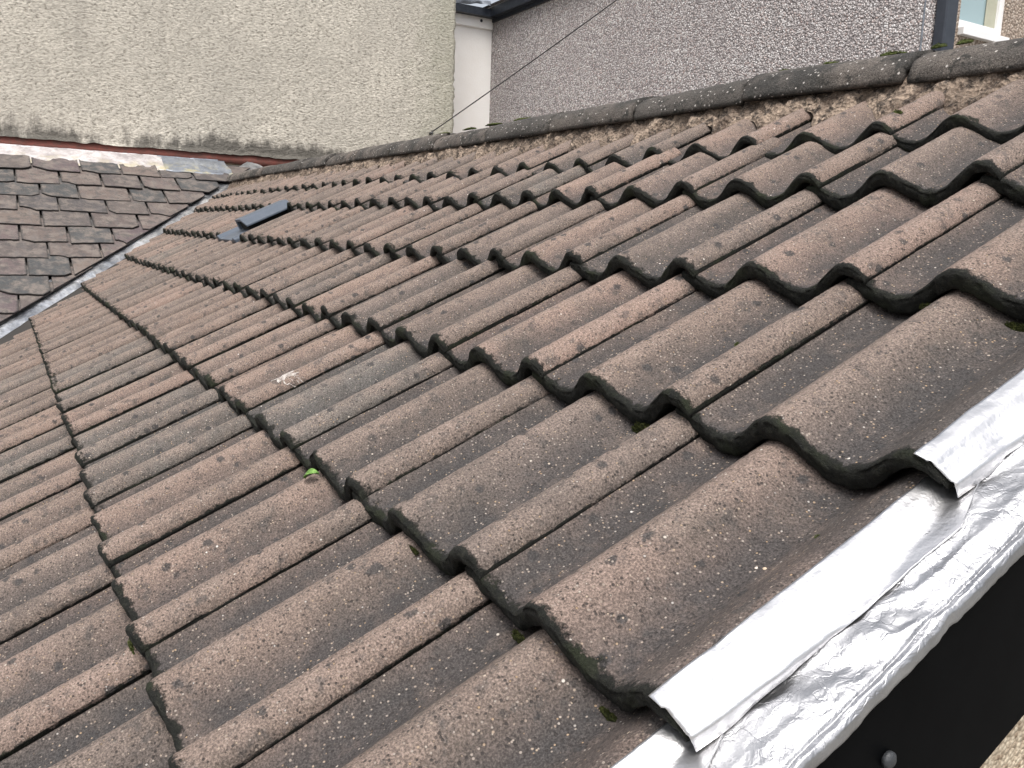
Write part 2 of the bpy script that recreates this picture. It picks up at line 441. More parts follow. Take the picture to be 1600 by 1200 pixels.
def build_tile(r, k):
    u0, u1 = lap_u(r, k), lap_u(r, k+1)
    w0, w1 = lap_w(r, k), lap_w(r, k+1)
    sc = (u1-u0)/TW
    L = (GA[r+1] - GA[r]) + (.07 if r < 6 else .05)
    dist = math.hypot(u0+.39, (GA[r]+.1))
    near = 0 if dist < 1.3 else (1 if dist < 2.6 else 2)
    ns = (110, 56, 30)[near]; ntt = (90, 30, 10)[near]
    s = np.linspace(0, 1, ns); s = .326*s
    t = np.concatenate([[0, .0015, .004], np.linspace(.008, L, ntt)])
    seed = r*131 + k*7
    tilt_r = (hsh(np.array([k]), np.array([r]), 5)[0]-.5)*.006       # each tile sits a little differently
    lift = (hsh(np.array([k]), np.array([r]), 9)[0])*.003
    S, Tt = np.meshgrid(s, t)
    H = tile_h(r, k, S, Tt) + lift + tilt_r*(S-.15)/.15*.5
    # rounded nose
    H = H - np.where(Tt < .0005, .0030, np.where(Tt < .002, .0012, np.where(Tt < .005, .0003, 0)))
    wv = fbm(S*22+seed, Tt*18, seed, 2)-.5
    H = H + wv*.0016
    if near == 0: H = H + (fbm(S*300+seed, Tt*300, seed+3, 2)-.5)*.0012
    front = (fbm(S*45+seed, S*0, seed+1, 3)-.5)*.006 + np.maximum(0, vn(S*38, S*0+.5, seed+2)-.74)*.026 + np.maximum(0, vn(S*120, S*0+.5, seed+12)-.7)*.006
    W = w0 + (w1-w0)*S/TW + Tt + front*np.exp(-Tt/.02)
    U = u0 + S*sc
    edge = (fbm(Tt*30, Tt*0+3, seed+4, 3)-.5)*.004*np.exp(-S/.012)
    U = U + edge
    if (r, k) in CHIP:
        dd = np.exp(-((Tt-.135)/.018)**4)*np.exp(-(S/.02)**2)
        U = U + dd*.016
    th = np.where(S < .07, .0125 + .008*np.clip((S-.03)/.04, 0, 1), .0205) * np.where(S < .004, .55, 1)
    ok = u0 < 7
    top = np.stack([U, W, H], -1)
    # under side, one row per t but coarse
    tb = [0, len(t)-1]
    bot = np.stack([U, W, H-th], -1)[tb]
    # front face: rows between top front and bottom front
    rows = []
    for f in (.0, .2, .4, .6, .8, 1.0):
        ro = top[0].copy(); ro[:, 2] = top[0][:, 2]*(1-f) + bot[0][:, 2]*f - (.0006 if f == 0 else 0)
        bulge = (-.0018*math.sin(f*math.pi) - (fbm(s*110, s*0+f*4, seed+8, 3)-.35)*.0055)
        ro[:, 1] += bulge + .0008
        rows.append(ro)
    rows = np.stack(rows)                                  # 4 x ns
    allr = np.concatenate([bot[1][None], rows[::-1], top], 0)
    nr = allr.shape[0]
    P = rw(allr[..., 0], allr[..., 1], allr[..., 2])
    V = P.reshape(-1, 3)
    F = grid_faces(nr, ns)
    # back end and side closures
    Fb = []
    for j in range(ns-1): Fb.append(((nr-1)*ns+j, (nr-1)*ns+j+1, j+1, j))
    F += Fb
    # close sides with fans
    for j in (0, ns-1):
        ids = [i*ns+j for i in range(nr)]
        F.append(tuple(ids))
    # masks
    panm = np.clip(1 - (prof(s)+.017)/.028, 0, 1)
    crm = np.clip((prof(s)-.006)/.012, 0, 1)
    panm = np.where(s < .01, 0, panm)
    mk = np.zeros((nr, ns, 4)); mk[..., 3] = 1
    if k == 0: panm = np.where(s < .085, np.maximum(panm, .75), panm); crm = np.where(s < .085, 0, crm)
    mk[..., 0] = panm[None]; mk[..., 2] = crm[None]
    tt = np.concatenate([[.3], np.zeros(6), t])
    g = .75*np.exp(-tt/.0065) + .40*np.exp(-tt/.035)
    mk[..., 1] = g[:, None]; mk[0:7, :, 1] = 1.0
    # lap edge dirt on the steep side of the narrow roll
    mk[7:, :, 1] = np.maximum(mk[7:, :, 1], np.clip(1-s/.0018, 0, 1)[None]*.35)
    grey = (r, k) in GREY
    o_loc = rw(u0, w0, 0)
    name = 'roof_tile'
    me = bpy.data.meshes.new(name)
    me.from_pydata((V-o_loc).tolist(), [], F)
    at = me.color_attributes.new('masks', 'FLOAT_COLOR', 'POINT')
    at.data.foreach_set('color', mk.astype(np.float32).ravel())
    bm = bmesh.new(); bm.from_mesh(me)
    # cut along the valley
    if u1 + .03 > valley_u(GA[r]):
        wv0 = -1.5; a = rw(valley_u(wv0)-.015, wv0, 0, False); b = rw(valley_u(1.5)-.015, 1.5, 0, False)
        dv = Vector(b-a); nn = Vector((dv.y, -dv.x, 0)).normalized()
        if nn.x < 0: nn = -nn
        geom = list(bm.verts)+list(bm.edges)+list(bm.faces)
        bmesh.ops.bisect_plane(bm, geom=geom, plane_co=Vector(a-o_loc), plane_no=nn, clear_outer=True)
        if len(bm.verts) < 8: bm.free(); bpy.data.meshes.remove(me); return None
    bmesh.ops.recalc_face_normals(bm, faces=bm.faces)
    bm.to_mesh(me); bm.free(); me.shade_smooth()
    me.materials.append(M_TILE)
    o = bpy.data.objects.new(name, me); COL.objects.link(o); o.location = o_loc
    o.color = (1, 1, 1, 0.0 if grey else 1.0)
    c = 'grey' if grey else 'brown'
    row = ['seventh', 'sixth', 'fifth', 'fourth', 'third', 'second', 'first'][r]
    tag(o, f'weathered {c} concrete tile, {ORD[k]} from the foil verge, {row} course below the ridge', 'roof tile', 'interlocking double-roll tiles on the main roof')
    return o
VENT = (4, 12)
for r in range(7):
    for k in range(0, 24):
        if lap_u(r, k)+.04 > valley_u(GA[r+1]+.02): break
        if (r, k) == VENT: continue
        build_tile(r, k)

# ------------------------------------------------------------------ the tiled house under the roof
house = empty('tiled_house', (0, 0, -3)); tag(house, 'beige pebbledashed house under the brown tiled roof with a black verge board', 'house')
def sheet(name, pts, mat, parent, th=.02):
    P = np.array(pts); n = np.cross(P[1]-P[0], P[2]-P[0]); n = n/np.linalg.norm(n)
    if n[2] > 0: n = -n
    V = np.concatenate([P, P+n*th]); k = len(pts)
    F = [tuple(range(k)), tuple(range(2*k-1, k-1, -1))] + [(i, (i+1) % k, k+(i+1) % k, k+i) for i in range(k)]
    return mesh(name, V, F, mat, parent, smooth=False)
sheet('roof_underlay', [rw(.03, -.62, -.085, False), rw(valley_u(-.62)-.05, -.62, -.085, False), rw(valley_u(1.38)-.05, 1.38, -.085, False), rw(.03, 1.38, -.085, False)], M_DECK, house)
apexY, apexZ = -1.2245, .679
def br(u, d, h=0): # back slope, d metres down from the apex
    return np.array([u, apexY - .03 - d*PC, apexZ - .03 - d*PS + h])
# corrugated back slope
uu = np.linspace(0, 6.85, 800); dd = np.concatenate([np.linspace(i*.3, i*.3+.299, 3) for i in range(4)])
hh = prof(np.mod(uu, .3))
V = np.array([[br(a, d, b + .028*((d % .3)/.3)-.03) for a, b in zip(uu, hh)] for d in dd])
mk = np.zeros((len(dd)*len(uu), 4)); mk[:, 3] = 1
mesh('back_slope', V.reshape(-1, 3), grid_faces(len(dd), len(uu)), M_TILE, house, masks=mk)
v, f = join([box_vf((.0, -3.2, -3.0), (6.7, .5, -.30))])
# gable wall prism below the verge
gy0 = rw(0, -.62, -.10, False); ga = rw(0, 1.38, -.10, False)
def prism(x0, x1, prof2):
    V = [(x0, y, z) for y, z in prof2] + [(x1, y, z) for y, z in prof2]; k = len(prof2)
    return V, [tuple(range(k)), tuple(range(2*k-1, k-1, -1))] + [(i, (i+1) % k, k+(i+1) % k, k+i) for i in range(k)]
V, F = prism(-.015, .25, [(gy0[1], -3.0), (gy0[1], gy0[2]), (ga[1], ga[2]), (-2.3, .10), (-2.3, -3.0)])
mesh('gable_wall', V, F, M_BEIGE, house, smooth=False)
box('eaves_wall', (.25, gy0[1]-.3, -3.0), (4.1, gy0[1]-.02, gy0[2]-.12), M_BEIGE, house)
bb = roof_box('bargeboard', (-.052, -.030), (-.66, 1.36), (-.197, -.040), M_BLACK, house, bevel=.0015)
# bolt head on the board
def disc_vf(c, ax, r, d, n=14):
    ax = np.array(ax, float); ax /= np.linalg.norm(ax); a = np.cross(ax, [0, 0, 1.]); a /= np.linalg.norm(a); b = np.cross(ax, a)
    V = []
    for q, rr in ((0, r), (d*.6, r), (d, r*.6)):
        V += [np.array(c)+ax*q+rr*(a*math.cos(i*2*math.pi/n)+b*math.sin(i*2*math.pi/n)) for i in range(n)]
    F = grid_faces(3, n, wrap=True) + [tuple(range(2*n, 3*n)), tuple(range(n-1, -1, -1))]
    return V, F

# ------------------------------------------------------------------ foil along the verge
foil = empty('foil_verge_tape', tuple(rw(-.02, 0, 0))); tag(foil, 'shiny crumpled aluminium foil tape wrapped over the right-hand roof edge', 'foil tape')
def skirt(w0, w1, n=420):
    wv = np.linspace(w0, w1, n)
    # cross section from under the roll outwards to the folded lip
    uo = np.array([.030, .018, .008, .0, -.004, -.008, -.013, -.019, -.025, -.031, -.037, -.043, -.048, -.052, -.0535, -.0545, -.0585, -.061, -.0605, -.0585])
    ho = np.array([-.020, -.018, -.017, -.016, -.0155, -.0155, -.016, -.0165, -.017, -.018, -.019, -.0205, -.022, -.0235, -.026, -.0245, -.0245, -.028, -.036, -.040])
    idx = np.linspace(0, len(uo)-1, 70); uo = np.interp(idx, np.arange(len(uo)), uo); ho = np.interp(idx, np.arange(len(ho)), ho)
    Wg, Ug = np.meshgrid(wv, uo, indexing='ij'); Hg = np.broadcast_to(ho, Wg.shape).copy()
    out = np.clip((-Ug)/.012, 0, 1)
    ridge = 1-np.abs(2*fbm(Wg*15+Ug*22, Ug*34, 77, 2)-1)
    rid2 = 1-np.abs(2*fbm(Wg*60-Ug*25, Ug*95+Wg*18, 99, 3)-1)
    Hg = Hg + out*((ridge-.7)*.0060 + (rid2-.7)*.0018)
    Hg = Hg + out*.004*(fbm(Wg*9, Wg*0, 5, 2)-.5)*np.clip(1-(-Ug-.04)/.02, 0, 1)
    Ug = Ug + (fbm(Wg*10, Wg*0+.5, 55, 3)-.5)*.007*np.clip(-Ug/.05, 0, 1) + (fbm(Wg*120, Ug*60, 35, 2)-.5)*.0022*np.clip((-Ug-.05)/.005, 0, 1)
    P = rw(Ug, Wg, Hg)
    return P.reshape(-1, 3), grid_faces(n, len(uo))
v, f = skirt(-.64, 1.30)
o = mesh('foil_skirt', v, f, M_FOIL, foil)
md = o.modifiers.new('s', 'SOLIDIFY'); md.thickness = .0006
for r in range(7):
    w0, w1 = lap_w(r, 0), GA[r+1] if r < 6 else 1.27
    n = 90; t = np.linspace(.001, w1-w0+(.03 if r < 6 else 0), n)
    # smooth wrap on the outward half of the roll
    sx = np.linspace(.0245, 0, 16); s = np.concatenate([sx-.0005, [-.0025, -.0030, -.0030, -.0025]]); hx = np.concatenate([prof(sx)-vdrop(sx, 0), [.002, -.003, -.008, -.014]])
    Tg, Sg = np.meshgrid(t, s, indexing='ij')
    Hg = np.broadcast_to(hx, Tg.shape) + .0022 + .0018*(Sg > .008) - TILT*Tg/.3
    Hg = Hg + (fbm(Tg*30, Sg*60, 300+r, 3)-.5)*.0024
    Sg = Sg + (fbm(Tg*9, Tg*0, 200+r, 2)-.5)*.002*(Sg > .018) - .0012 + (fbm(Tg*30, Tg*0, 230+r, 3)-.5)*.004*(Sg < .001)
    spread = np.clip(Tg/.30, 0, 1)*np.clip((t[-1]-Tg)/.055, 0, 1)
    q_ = np.clip((.012-Sg)/.015, 0, 1)
    Sg = Sg - q_**2*spread*.020 - np.clip((.004-Sg)/.007, 0, 1)*.003
    Hg = np.maximum(Hg, -.0152 + .002*fbm(Tg*30, Sg*90, 250+r, 2))
    P = rw(Sg + lap_u(r, 0), w0 + Tg - .002*(Sg > .01), Hg)
    o = mesh('foil_wrap', P.reshape(-1, 3), grid_faces(n, len(s)), M_FOILS, foil)
    md = o.modifiers.new('s', 'SOLIDIFY'); md.thickness = .0008
    # crumpled flap folded over the pan beneath the next course's corner
V, F = disc_vf(rw(-.0525, .113, -.0964, False), (-1, 0, 0), .0065, .005)
mesh('bolt_head', V, F, plain('weathered_bolt', (.035, .038, .042), .5, bump=(300, .001)), bb)

# ------------------------------------------------------------------ mortar and ridge tiles
us = np.arange(-.02, 6.75, .006)
rowsn = 14
V = []
for i, f_ in enumerate(np.linspace(0, 1, rowsn)):
    w_low = 1.215 + .055*np.clip((prof(np.mod(us, .3))+.018)/.036, 0, 1) + (fbm(us*16, us*0, 61, 3)-.5)*.034
    wl = w_low*(1-f_) + 1.335*f_
    tl = wl - GA[6]
    hs = prof(np.mod(us, .3)) + .0005 - TILT*tl/.3
    h = hs*(1-f_**.7) + .036*f_**.7 + (fbm(us*38, us*0+f_*5, 64, 3)-.5)*.028*min(1, .15+2.2*f_) - .004*(1-f_)
    V.append(rw(us, wl, h))
V = np.array(V)
mo = mesh('ridge_mortar', V.reshape(-1, 3), grid_faces(rowsn, len(us)), M_MORTAR)
tag(mo, 'crumbling pale brown mortar bedding along the foot of the ridge tiles', 'mortar')
joints = [-.18, .27, .705, 1.13, 1.54, 1.955, 2.37, 2.80, 3.23, 3.665, 4.10, 4.53, 4.97, 5.40, 5.83, 6.26, 6.66]
wheres = ['nearest, mostly outside the frame', 'whose left end shows an open joint near the downpipe', 'lying between the open joint and the black tile', 'blackened with white flecks', 'pale and smooth, left of the blackened one', 'mossy, in front of the white wall',
          'mossy, right below the cable hook', 'darkest one left of the cable hook']
for i in range(len(joints)-1):
    a, b = joints[i]+.005, joints[i+1]-.006
    n1, n2 = 40 if i < 6 else 20, 34
    ua = np.linspace(a, b, n1); th = np.linspace(0, math.pi, n2)
    e1 = (hsh(np.array([i]), np.array([3]), 1)[0]-.5)*.014; e2 = (hsh(np.array([i]), np.array([4]), 1)[0]-.5)*.014
    UU, TH = np.meshgrid(ua, th, indexing='ij')
    fr = (UU-a)/(b-a)
    off = e1*(1-fr)+e2*fr
    rr = 1 + .07*(1-fr)*(1 if i % 2 else .4) - .05*(i % 3 == 0) + .07*(fbm(UU*9, TH*2, 400+i, 2)-.5) + .02*(fbm(UU*60, TH*9, 420+i, 2)-.5)
    if i < 4: rr = rr + .008*(fbm(UU*200, TH*30, 430+i, 2)-.5)
    endj = (fbm(TH*4, TH*0, 440+i, 3)-.5)*.014
    UU = UU + endj*(np.clip(1-fr*8, 0, 1)+np.clip(1-(1-fr)*8, 0, 1))
    dz = np.interp(UU, [0, .5, .8, 1.2, 3, 5.2], [-.018, -.015, -.008, 0, .006, .014])
    Y = -1.222 + .102*np.cos(TH)*rr
    Z = .656 + dz + off*.7 + (.070-.008*np.clip(1-UU/1.0, 0, 1))*np.sin(TH)**.85*rr
    Y2 = -1.222 + .086*np.cos(TH); Z2 = .653 + dz + off*.7 + .052*np.sin(TH)**.85
    sg = 0
    P = np.concatenate([np.stack([UU, Y, Z+sg], -1), np.stack([UU, Y2, Z2+sg], -1)], 1)   # ring closed in TH
    P[:, n2:] = P[:, n2:][:, ::-1]
    F = grid_faces(n1, 2*n2, wrap=True)
    for e in (0, n1-1):
        F += [(e*2*n2+j, e*2*n2+j+1, e*2*n2+2*n2-2-j, e*2*n2+2*n2-1-j) for j in range(n2-1)]
    o = mesh('ridge_tile', P.reshape(-1, 3), F, M_RIDGE)
    tag(o, f'dark half-round ridge tile, {ORD[i]} counting leftward from the right end of the ridge', 'ridge tile', 'half-round ridge tiles along the ridge')

# ------------------------------------------------------------------ slate roof
SA = math.radians(23.767); SO = np.array([4.87, 0., 0.])
SO = rw(4.87, 0, 0, False)
D_ = np.array([0, -1., 0]); E_ = np.array([math.cos(SA), 0, math.sin(SA)]); N_ = np.array([-math.sin(SA), 0, math.cos(SA)])
def sp(d, e, h): return SO + D_*d + E_*e + N_*h
vd = (rw(6.07, 1.09, 0, False) - rw(4.87, 0, 0, False)); VD = np.array([vd@D_, vd@E_]); VD /= np.linalg.norm(VD)
VN = np.array([VD[1], -VD[0]])            # towards the tiles (right)
def clip(poly, n, c):
    out = []
    for i in range(len(poly)):
        a, b = np.array(poly[i]), np.array(poly[(i+1) % len(poly)])
        da, db = a@n-c, b@n-c
        if da <= 0: out.append(tuple(a))
        if da*db < 0: out.append(tuple(a+(b-a)*da/(da-db)))
    return out
RE = [1.600, 1.368, 1.138, .912, .69, .473, .262, .033, -.18, -.37, -.57, -.77]
rs = random.Random(4)
SLATE_TONE = 1
cut_names = ['first', 'second', 'third', 'fourth', 'fifth', 'sixth', 'seventh', 'eighth', 'ninth', 'tenth', 'eleventh', 'twelfth']
for ri, e0 in enumerate(RE):
    base = (-.143 if ri % 2 == 0 else -.013)
    xs = [base + .262*j + rs.uniform(-.03, .03) for j in range(-5, 7)]
    cnt = 0
    for j in range(len(xs)-1):
        d0, d1 = xs[j]+.003+rs.uniform(0, .006), xs[j+1]-.003-rs.uniform(0, .006)
        L = .36
        chip = rs.random()
        dr = rs.uniform(-.014, .014); rot = rs.uniform(-.013, .013)
        # outline of the lower edge
        pts = []
        nb = 12
        for q in range(nb+1):
            x = d0+(d1-d0)*q/nb
            y = e0+dr+rot*(q/nb-.5)*2 + rs.uniform(-.0035, .0035)
            pts.append([x, y])
        if chip < .20:
            c = rs.uniform(.015, .06); nn = rs.choice((1, 1, 2, 3))
            for q in range(nn+1): pts[q][1] += c*(1-q/(nn+1))*1.0
        elif chip < .36:
            c = rs.uniform(.02, .05)
            for q in range(2): pts[-1-q][1] += c*(1-q/2)
        elif chip < .48:
            c = rs.uniform(.03, .07); kk = rs.randint(3, 6)
            for q in range(kk): pts[q][1] += c*(1-(q/kk)**2)
        poly = [tuple(p) for p in pts] + [(d1, e0+L), (d0, e0+L)]
        poly = clip(poly, VN, -.035 - rs.uniform(0, .012))
        poly = clip(poly, np.array([0, 1.]), 1.985)
        if len(poly) < 3: continue
        A = np.array(poly); ar = .5*abs(np.dot(A[:, 0], np.roll(A[:, 1], 1))-np.dot(A[:, 1], np.roll(A[:, 0], 1)))
        vis = A[:, 1].min() < e0+.15
        if ar < .003 or not vis: continue
        th = .006; k = len(A)
        hl = lambda y: .006 + .0155*np.clip(1-(y-e0)/.36, 0, 1.2)
        jit = rs.uniform(0, .006)
        top = [sp(x, y, hl(y)+th+jit) for x, y in poly]; bot = [sp(x, y, hl(y)+jit) for x, y in poly]
        ctr = A.mean(0)
        inn = []
        for x, y in poly:
            vx = np.array([x, y]); dv = ctr-vx; l = np.linalg.norm(dv); vx = vx+dv*min(.020/l, .5); inn.append(sp(vx[0], vx[1], hl(vx[1])+th+jit))
        V = bot+top+inn
        F = [tuple(range(k))] + [(i, (i+1) % k, k+(i+1) % k, k+i) for i in range(k)] + [(k+i, k+(i+1) % k, 2*k+(i+1) % k, 2*k+i) for i in range(k)] + [tuple(range(2*k, 3*k))]
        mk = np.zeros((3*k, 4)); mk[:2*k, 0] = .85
        o = mesh('slate', V, F, M_SLATE, smooth=False, masks=mk)
        dark = (ri == 2 and j == 4) or rs.random() < .10
        o.color = (1, 1, 1, 0 if dark else 1)
        cnt += 1
        lab = 'dark' if dark else 'weathered'
        tag(o, f'{lab} purple-grey slate, {ORD[cnt-1]} from the left in the {cut_names[ri]} slate row below the flashing', 'slate', 'slates on the lean-to roof')

# lead valley, under the slates and the tile edge
n = 160; ev = np.linspace(-1.0, 2.05, n)
P = []
for a in np.linspace(-.13, .05, 20):
    pts2 = VD[None]*ev[:, None]/VD[1]
    q = pts2 + VN*a
    hgt = (.004 if a < -.01 else .004) + (fbm(ev*9, ev*0+a*14, 31, 3)-.5)*.016*(1 if a < -.01 else .3) - .02*max(0, (a+.02))/.07
    P.append(np.array([sp(x, y, h) for (x, y), h in zip(q, hgt)]))
o = mesh('lead_valley', np.array(P).reshape(-1, 3), grid_faces(20, n), M_LEADV)
tag(o, 'bright crinkled metal valley lining between the slates and the brown tiles', 'valley lining')

# ------------------------------------------------------------------ cream house with slates leaning on it
ch = empty('cream_house', (8.5, 0, -3)); tag(ch, 'tall house wall of rough cream render stained dark along its foot', 'house')
XW = 6.9
# outer render skin, subdivided, ragged lower edge, right corner irregular
ny, nz = 320, 90
yy = np.linspace(5.0, -3.262, ny); zz = np.linspace(0, 1, nz)
Yg, Zf = np.meshgrid(yy, zz, indexing='ij')
zlow = .913 + (fbm(Yg*14, Yg*0, 12, 3)-.5)*.022
Zg = zlow + (4.2-zlow)*Zf**2.2
zr = fbm(Zg*22, Zg*0, 13, 3)-.5
Yg = np.where(Yg < -3.25, Yg + zr*.03, Yg)
Xg = XW-.0 + (fbm(Yg*40, Zg*40, 14, 3)-.5)*.012
lipf = np.clip(1-(Zg-zlow)/.03, 0, 1); Xg = Xg - lipf*.012
mk = np.zeros((ny, nz, 4))
mk[..., 0] = np.clip(1-(Zg-.93)/.20, 0, 1)*np.clip((Yg+2.9)/.4, .3, 1)*np.clip(.35+1.3*fbm(Yg*1.6, Yg*0, 15, 3), .4, 1.3)
mk[..., 1] = np.clip(1-(Yg+3.26)/.75, 0, 1)
P = np.stack([Xg, Yg, Zg], -1)
# side return and back of the wall
Ps = np.concatenate([np.stack([Xg[:, :1]+.05, Yg[:, :1], Zg[:, :1]+.01], -1), P], 1)
Pr = Ps[-1:].copy(); Pr[..., 0] += 3.0
Pall = np.concatenate([Ps, Pr], 0)
mk = np.concatenate([mk[:, :1], mk], 1); mk = np.concatenate([mk, mk[-1:]], 0)
mesh('render_wall', Pall.reshape(-1, 3), grid_faces(ny+1, nz+1), M_CREAM, ch, masks=mk.reshape(-1, 4))
box('wall_core', (XW+.03, -3.24, -3.0), (XW+2.9, 5.0, 4.15), M_BEIGE, ch)
# red painted band under the render
v = []
ys = np.linspace(5.0, -2.3, 240)
top = np.stack([np.full(240, XW+.012), ys, .925+0*ys], 1)
mid = np.stack([XW+.004+(vn(ys*9, 0, 6)-.5)*.006, ys, .89+(vn(ys*6, 0, 8)-.5)*.01], 1); bo = np.stack([XW-.012+(vn(ys*12, 0, 7)-.5)*.008, ys, .842+(vn(ys*11, 0, 9)-.5)*.012], 1)
back = top.copy(); back[:, 0] += .032; back2 = bo.copy(); back2[:, 0] = XW+.03
mesh('red_band', np.concatenate([back, top, mid, bo, back2]), grid_faces(5, 240), M_RED, ch)
sheet('lean_to_deck', [sp(-2.2, -1.1, -.006), sp(-.52, -1.1, -.006), sp(2.05*VD[0]/VD[1]-.04, 2.05, -.006), sp(-2.2, 2.05, -.006)], M_DECK, ch)

def flashing(name, y0, y1, mat, label, jag=False, lift=0, xoff=0):
    n = 130; y = np.linspace(y0, y1, n)
    P = []
    eb = 1.745 + (fbm(y*5, y*0, 21, 3)-.5)*.04
    secs = [('s', 0.0, .020), ('s', .05, .021), ('s', .12, .022), ('s', .19, .026), ('s', .25, .04), ('w', .80, -.035), ('w', .83, -.022), ('w', .862, -.016)]
    mk = []
    for kk, (t_, a, b) in enumerate(secs):
        jx = (fbm(y*20, y*0+kk, 23, 3)-.5)
        if t_ == 's': q = np.array([sp(-yy_, e+a, b+lift+j*.010) for yy_, e, j in zip(y, eb, jx)])
        else: q = np.stack([XW+b-lift+jx*.008, y, a+jx*.008], 1)
        if jag:
            q[-9:, 1] += (0, .006, .0, .012, .02, .014, .03, .022, .036)[kk]*np.linspace(0, 1, 9)*1.8
        P.append(q); mk.append(np.stack([np.full(n, (1, 1, .6, .15, 0, 0, 0, 0)[kk])]*3+[np.ones(n)], 1))
    # sp() measures from the slate origin, whose y is zero
    o = mesh(name, np.array(P).reshape(-1, 3), grid_faces(len(secs), n), mat, masks=np.array(mk).reshape(-1, 4))
    md = o.modifiers.new('s', 'SOLIDIFY'); md.thickness = .004
    tag(o, label, 'flashing')
    return o
flashing('lead_flashing', 2.2, -.74, M_LEADO, 'old whitish lead flashing with yellow lichen between slates and red band')
flashing('lead_flashing', -.715, -1.20, M_LEADN, 'newer blue-grey lead patch at the right end of the flashing', jag=True, lift=.006)

# ------------------------------------------------------------------ grey pebbledashed house
YG = -4.0; XC = 2.73; XP = 7.562
gh = empty('grey_house', (5, -6, -3)); tag(gh, 'grey pebbledashed house beyond the ridge with downpipe, window and dark gutters', 'house')
box('pebbledash_wall', (XC, YG-.2, -3), (XP+.2, YG, 2.50), M_PEB, gh)
# window wall at right angles, with an opening
wy0, wy1, wz0, wz1 = -4.772, -4.318, 1.545, 2.35
v, f = join([box_vf((XC+.002, YG-.202, -3), (XC+.2, YG-.018, 3.4)), ])
V, F = join([box_vf((XC+.003, wy1, -3), (XC+.2, YG-.018, 2.6)), box_vf((XC+.003, -7.0, -3), (XC+.2, wy0, 2.6)), box_vf((XC+.003, wy0, -3), (XC+.2, wy1, wz0)), box_vf((XC+.003, wy0, wz1), (XC+.2, wy1, 2.6))])
mesh('window_wall', V, F, M_PEBB, gh, smooth=False)
box('corner_bead', (XC-.003, YG-.006, -3), (XC+.005, YG+.003, 2.5), M_LEADN, gh, bevel=.003)
win = empty('window', (XC+.06, (wy0+wy1)/2, wz0)); win.parent = gh; win.location = Vector((XC+.06, (wy0+wy1)/2, wz0))-gh.location
def cbox(name, p0, p1, mat, par, base):
    v, f = box_vf(p0, p1); o = mesh(name, v, f, mat, smooth=False)
    o.parent = par; o.location = o.location - Vector(base)
    md = o.modifiers.new('b', 'BEVEL'); md.width = .003; md.segments = 2
    return o
wb = (XC+.06, (wy0+wy1)/2, wz0)
fw = .045
V, F = join([box_vf((XC+.03, wy0, wz0+.04), (XC+.09, wy0+fw, wz1)), box_vf((XC+.03, wy1-fw*.3, wz0+.04), (XC+.09, wy1, wz1)),
             box_vf((XC+.031, wy0+fw, wz0+.042), (XC+.089, wy1-fw*.3, wz0+.09)), box_vf((XC+.031, wy0+fw, wz1-fw), (XC+.089, wy1-fw*.3, wz1))])
fr = mesh('frame', V, F, M_UPVC, smooth=False); fr.parent = win; fr.location = fr.location-Vector(wb)
cbox('sill', (XC-.03, wy0+.004, wz0-.004), (XC+.1, wy1-.004, wz0+.038), M_UPVC, win, wb)
cbox('glass', (XC+.055, wy0+.03, wz0+.06), (XC+.062, wy1-.01, wz1-.03), M_GLASS, win, wb)
cbox('curtain', (XC+.045, wy0+fw, wz0+.09), (XC+.052, wy0+fw+.10, wz1-fw), plain('pale_olive_blind', (.36, .36, .28), .8, var=(9, (.42, .42, .33))), win, wb)
# rectangular downpipe
dp = box('downpipe', (XC-.075, -4.185, -3), (XC-.008, -4.082, 3.2), M_DARKP, gh, bevel=.008)
# gutter along the grey wall
V, F = join([box_vf((XC-.1, YG-.01, 2.475), (XP+.05, YG+.07, 2.56)), box_vf((XC-.1, YG+.0, 2.44), (XP-.02, YG+.02, 2.478))])
mesh('gutter', V, F, M_GUT, gh, smooth=False)
sheet('grey_house_roof', [np.array((XC-.1, YG+.09, 2.585)), np.array((XP+1.2, YG+.09, 2.585)), np.array((XP+1.2, YG-3, 4.0)), np.array((XC-.1, YG-3, 4.0))], M_SLATE, gh)
# white rendered wall with its moulding
box('white_wall', (XP, YG, -3), (XP+.3, -2.9, 2.37), M_PAINTW, gh)
box('eaves_moulding', (XP-.03, YG+.004, 2.37), (XP+.3, -2.9, 2.475), M_PAINTW, gh, bevel=.01)
mesh('moulding_notch', *disc_vf((XP-.029, -3.86, 2.44), (-1, 0, .001), .014, .012), M_GUT, gh)
V, F = join([box_vf((XP-.10, YG+.012, 2.472), (XP+.1, -2.85, 2.545))])
mesh('gutter', V, F, M_GUT, gh, smooth=False)
# lapped bluish lead over the gutter
n = 40; ys = np.linspace(YG+.08, -3.3, n)
P = []
for kk, (x, z) in enumerate(((-.12, 2.555), (-.11, 2.60), (-.06, 2.625), (.02, 2.63), (.12, 2.66))):
    P.append(np.stack([XP+x+(vn(ys*14, kk, 3)-.5)*.05, ys, z+(vn(ys*9+kk, 0, 2)-.5)*.05], 1))
mesh('lead_capping', np.array(P).reshape(-1, 3), grid_faces(5, n), M_LEADN, gh, masks=np.tile([0, 0, 0, 1], (5*n, 1)))

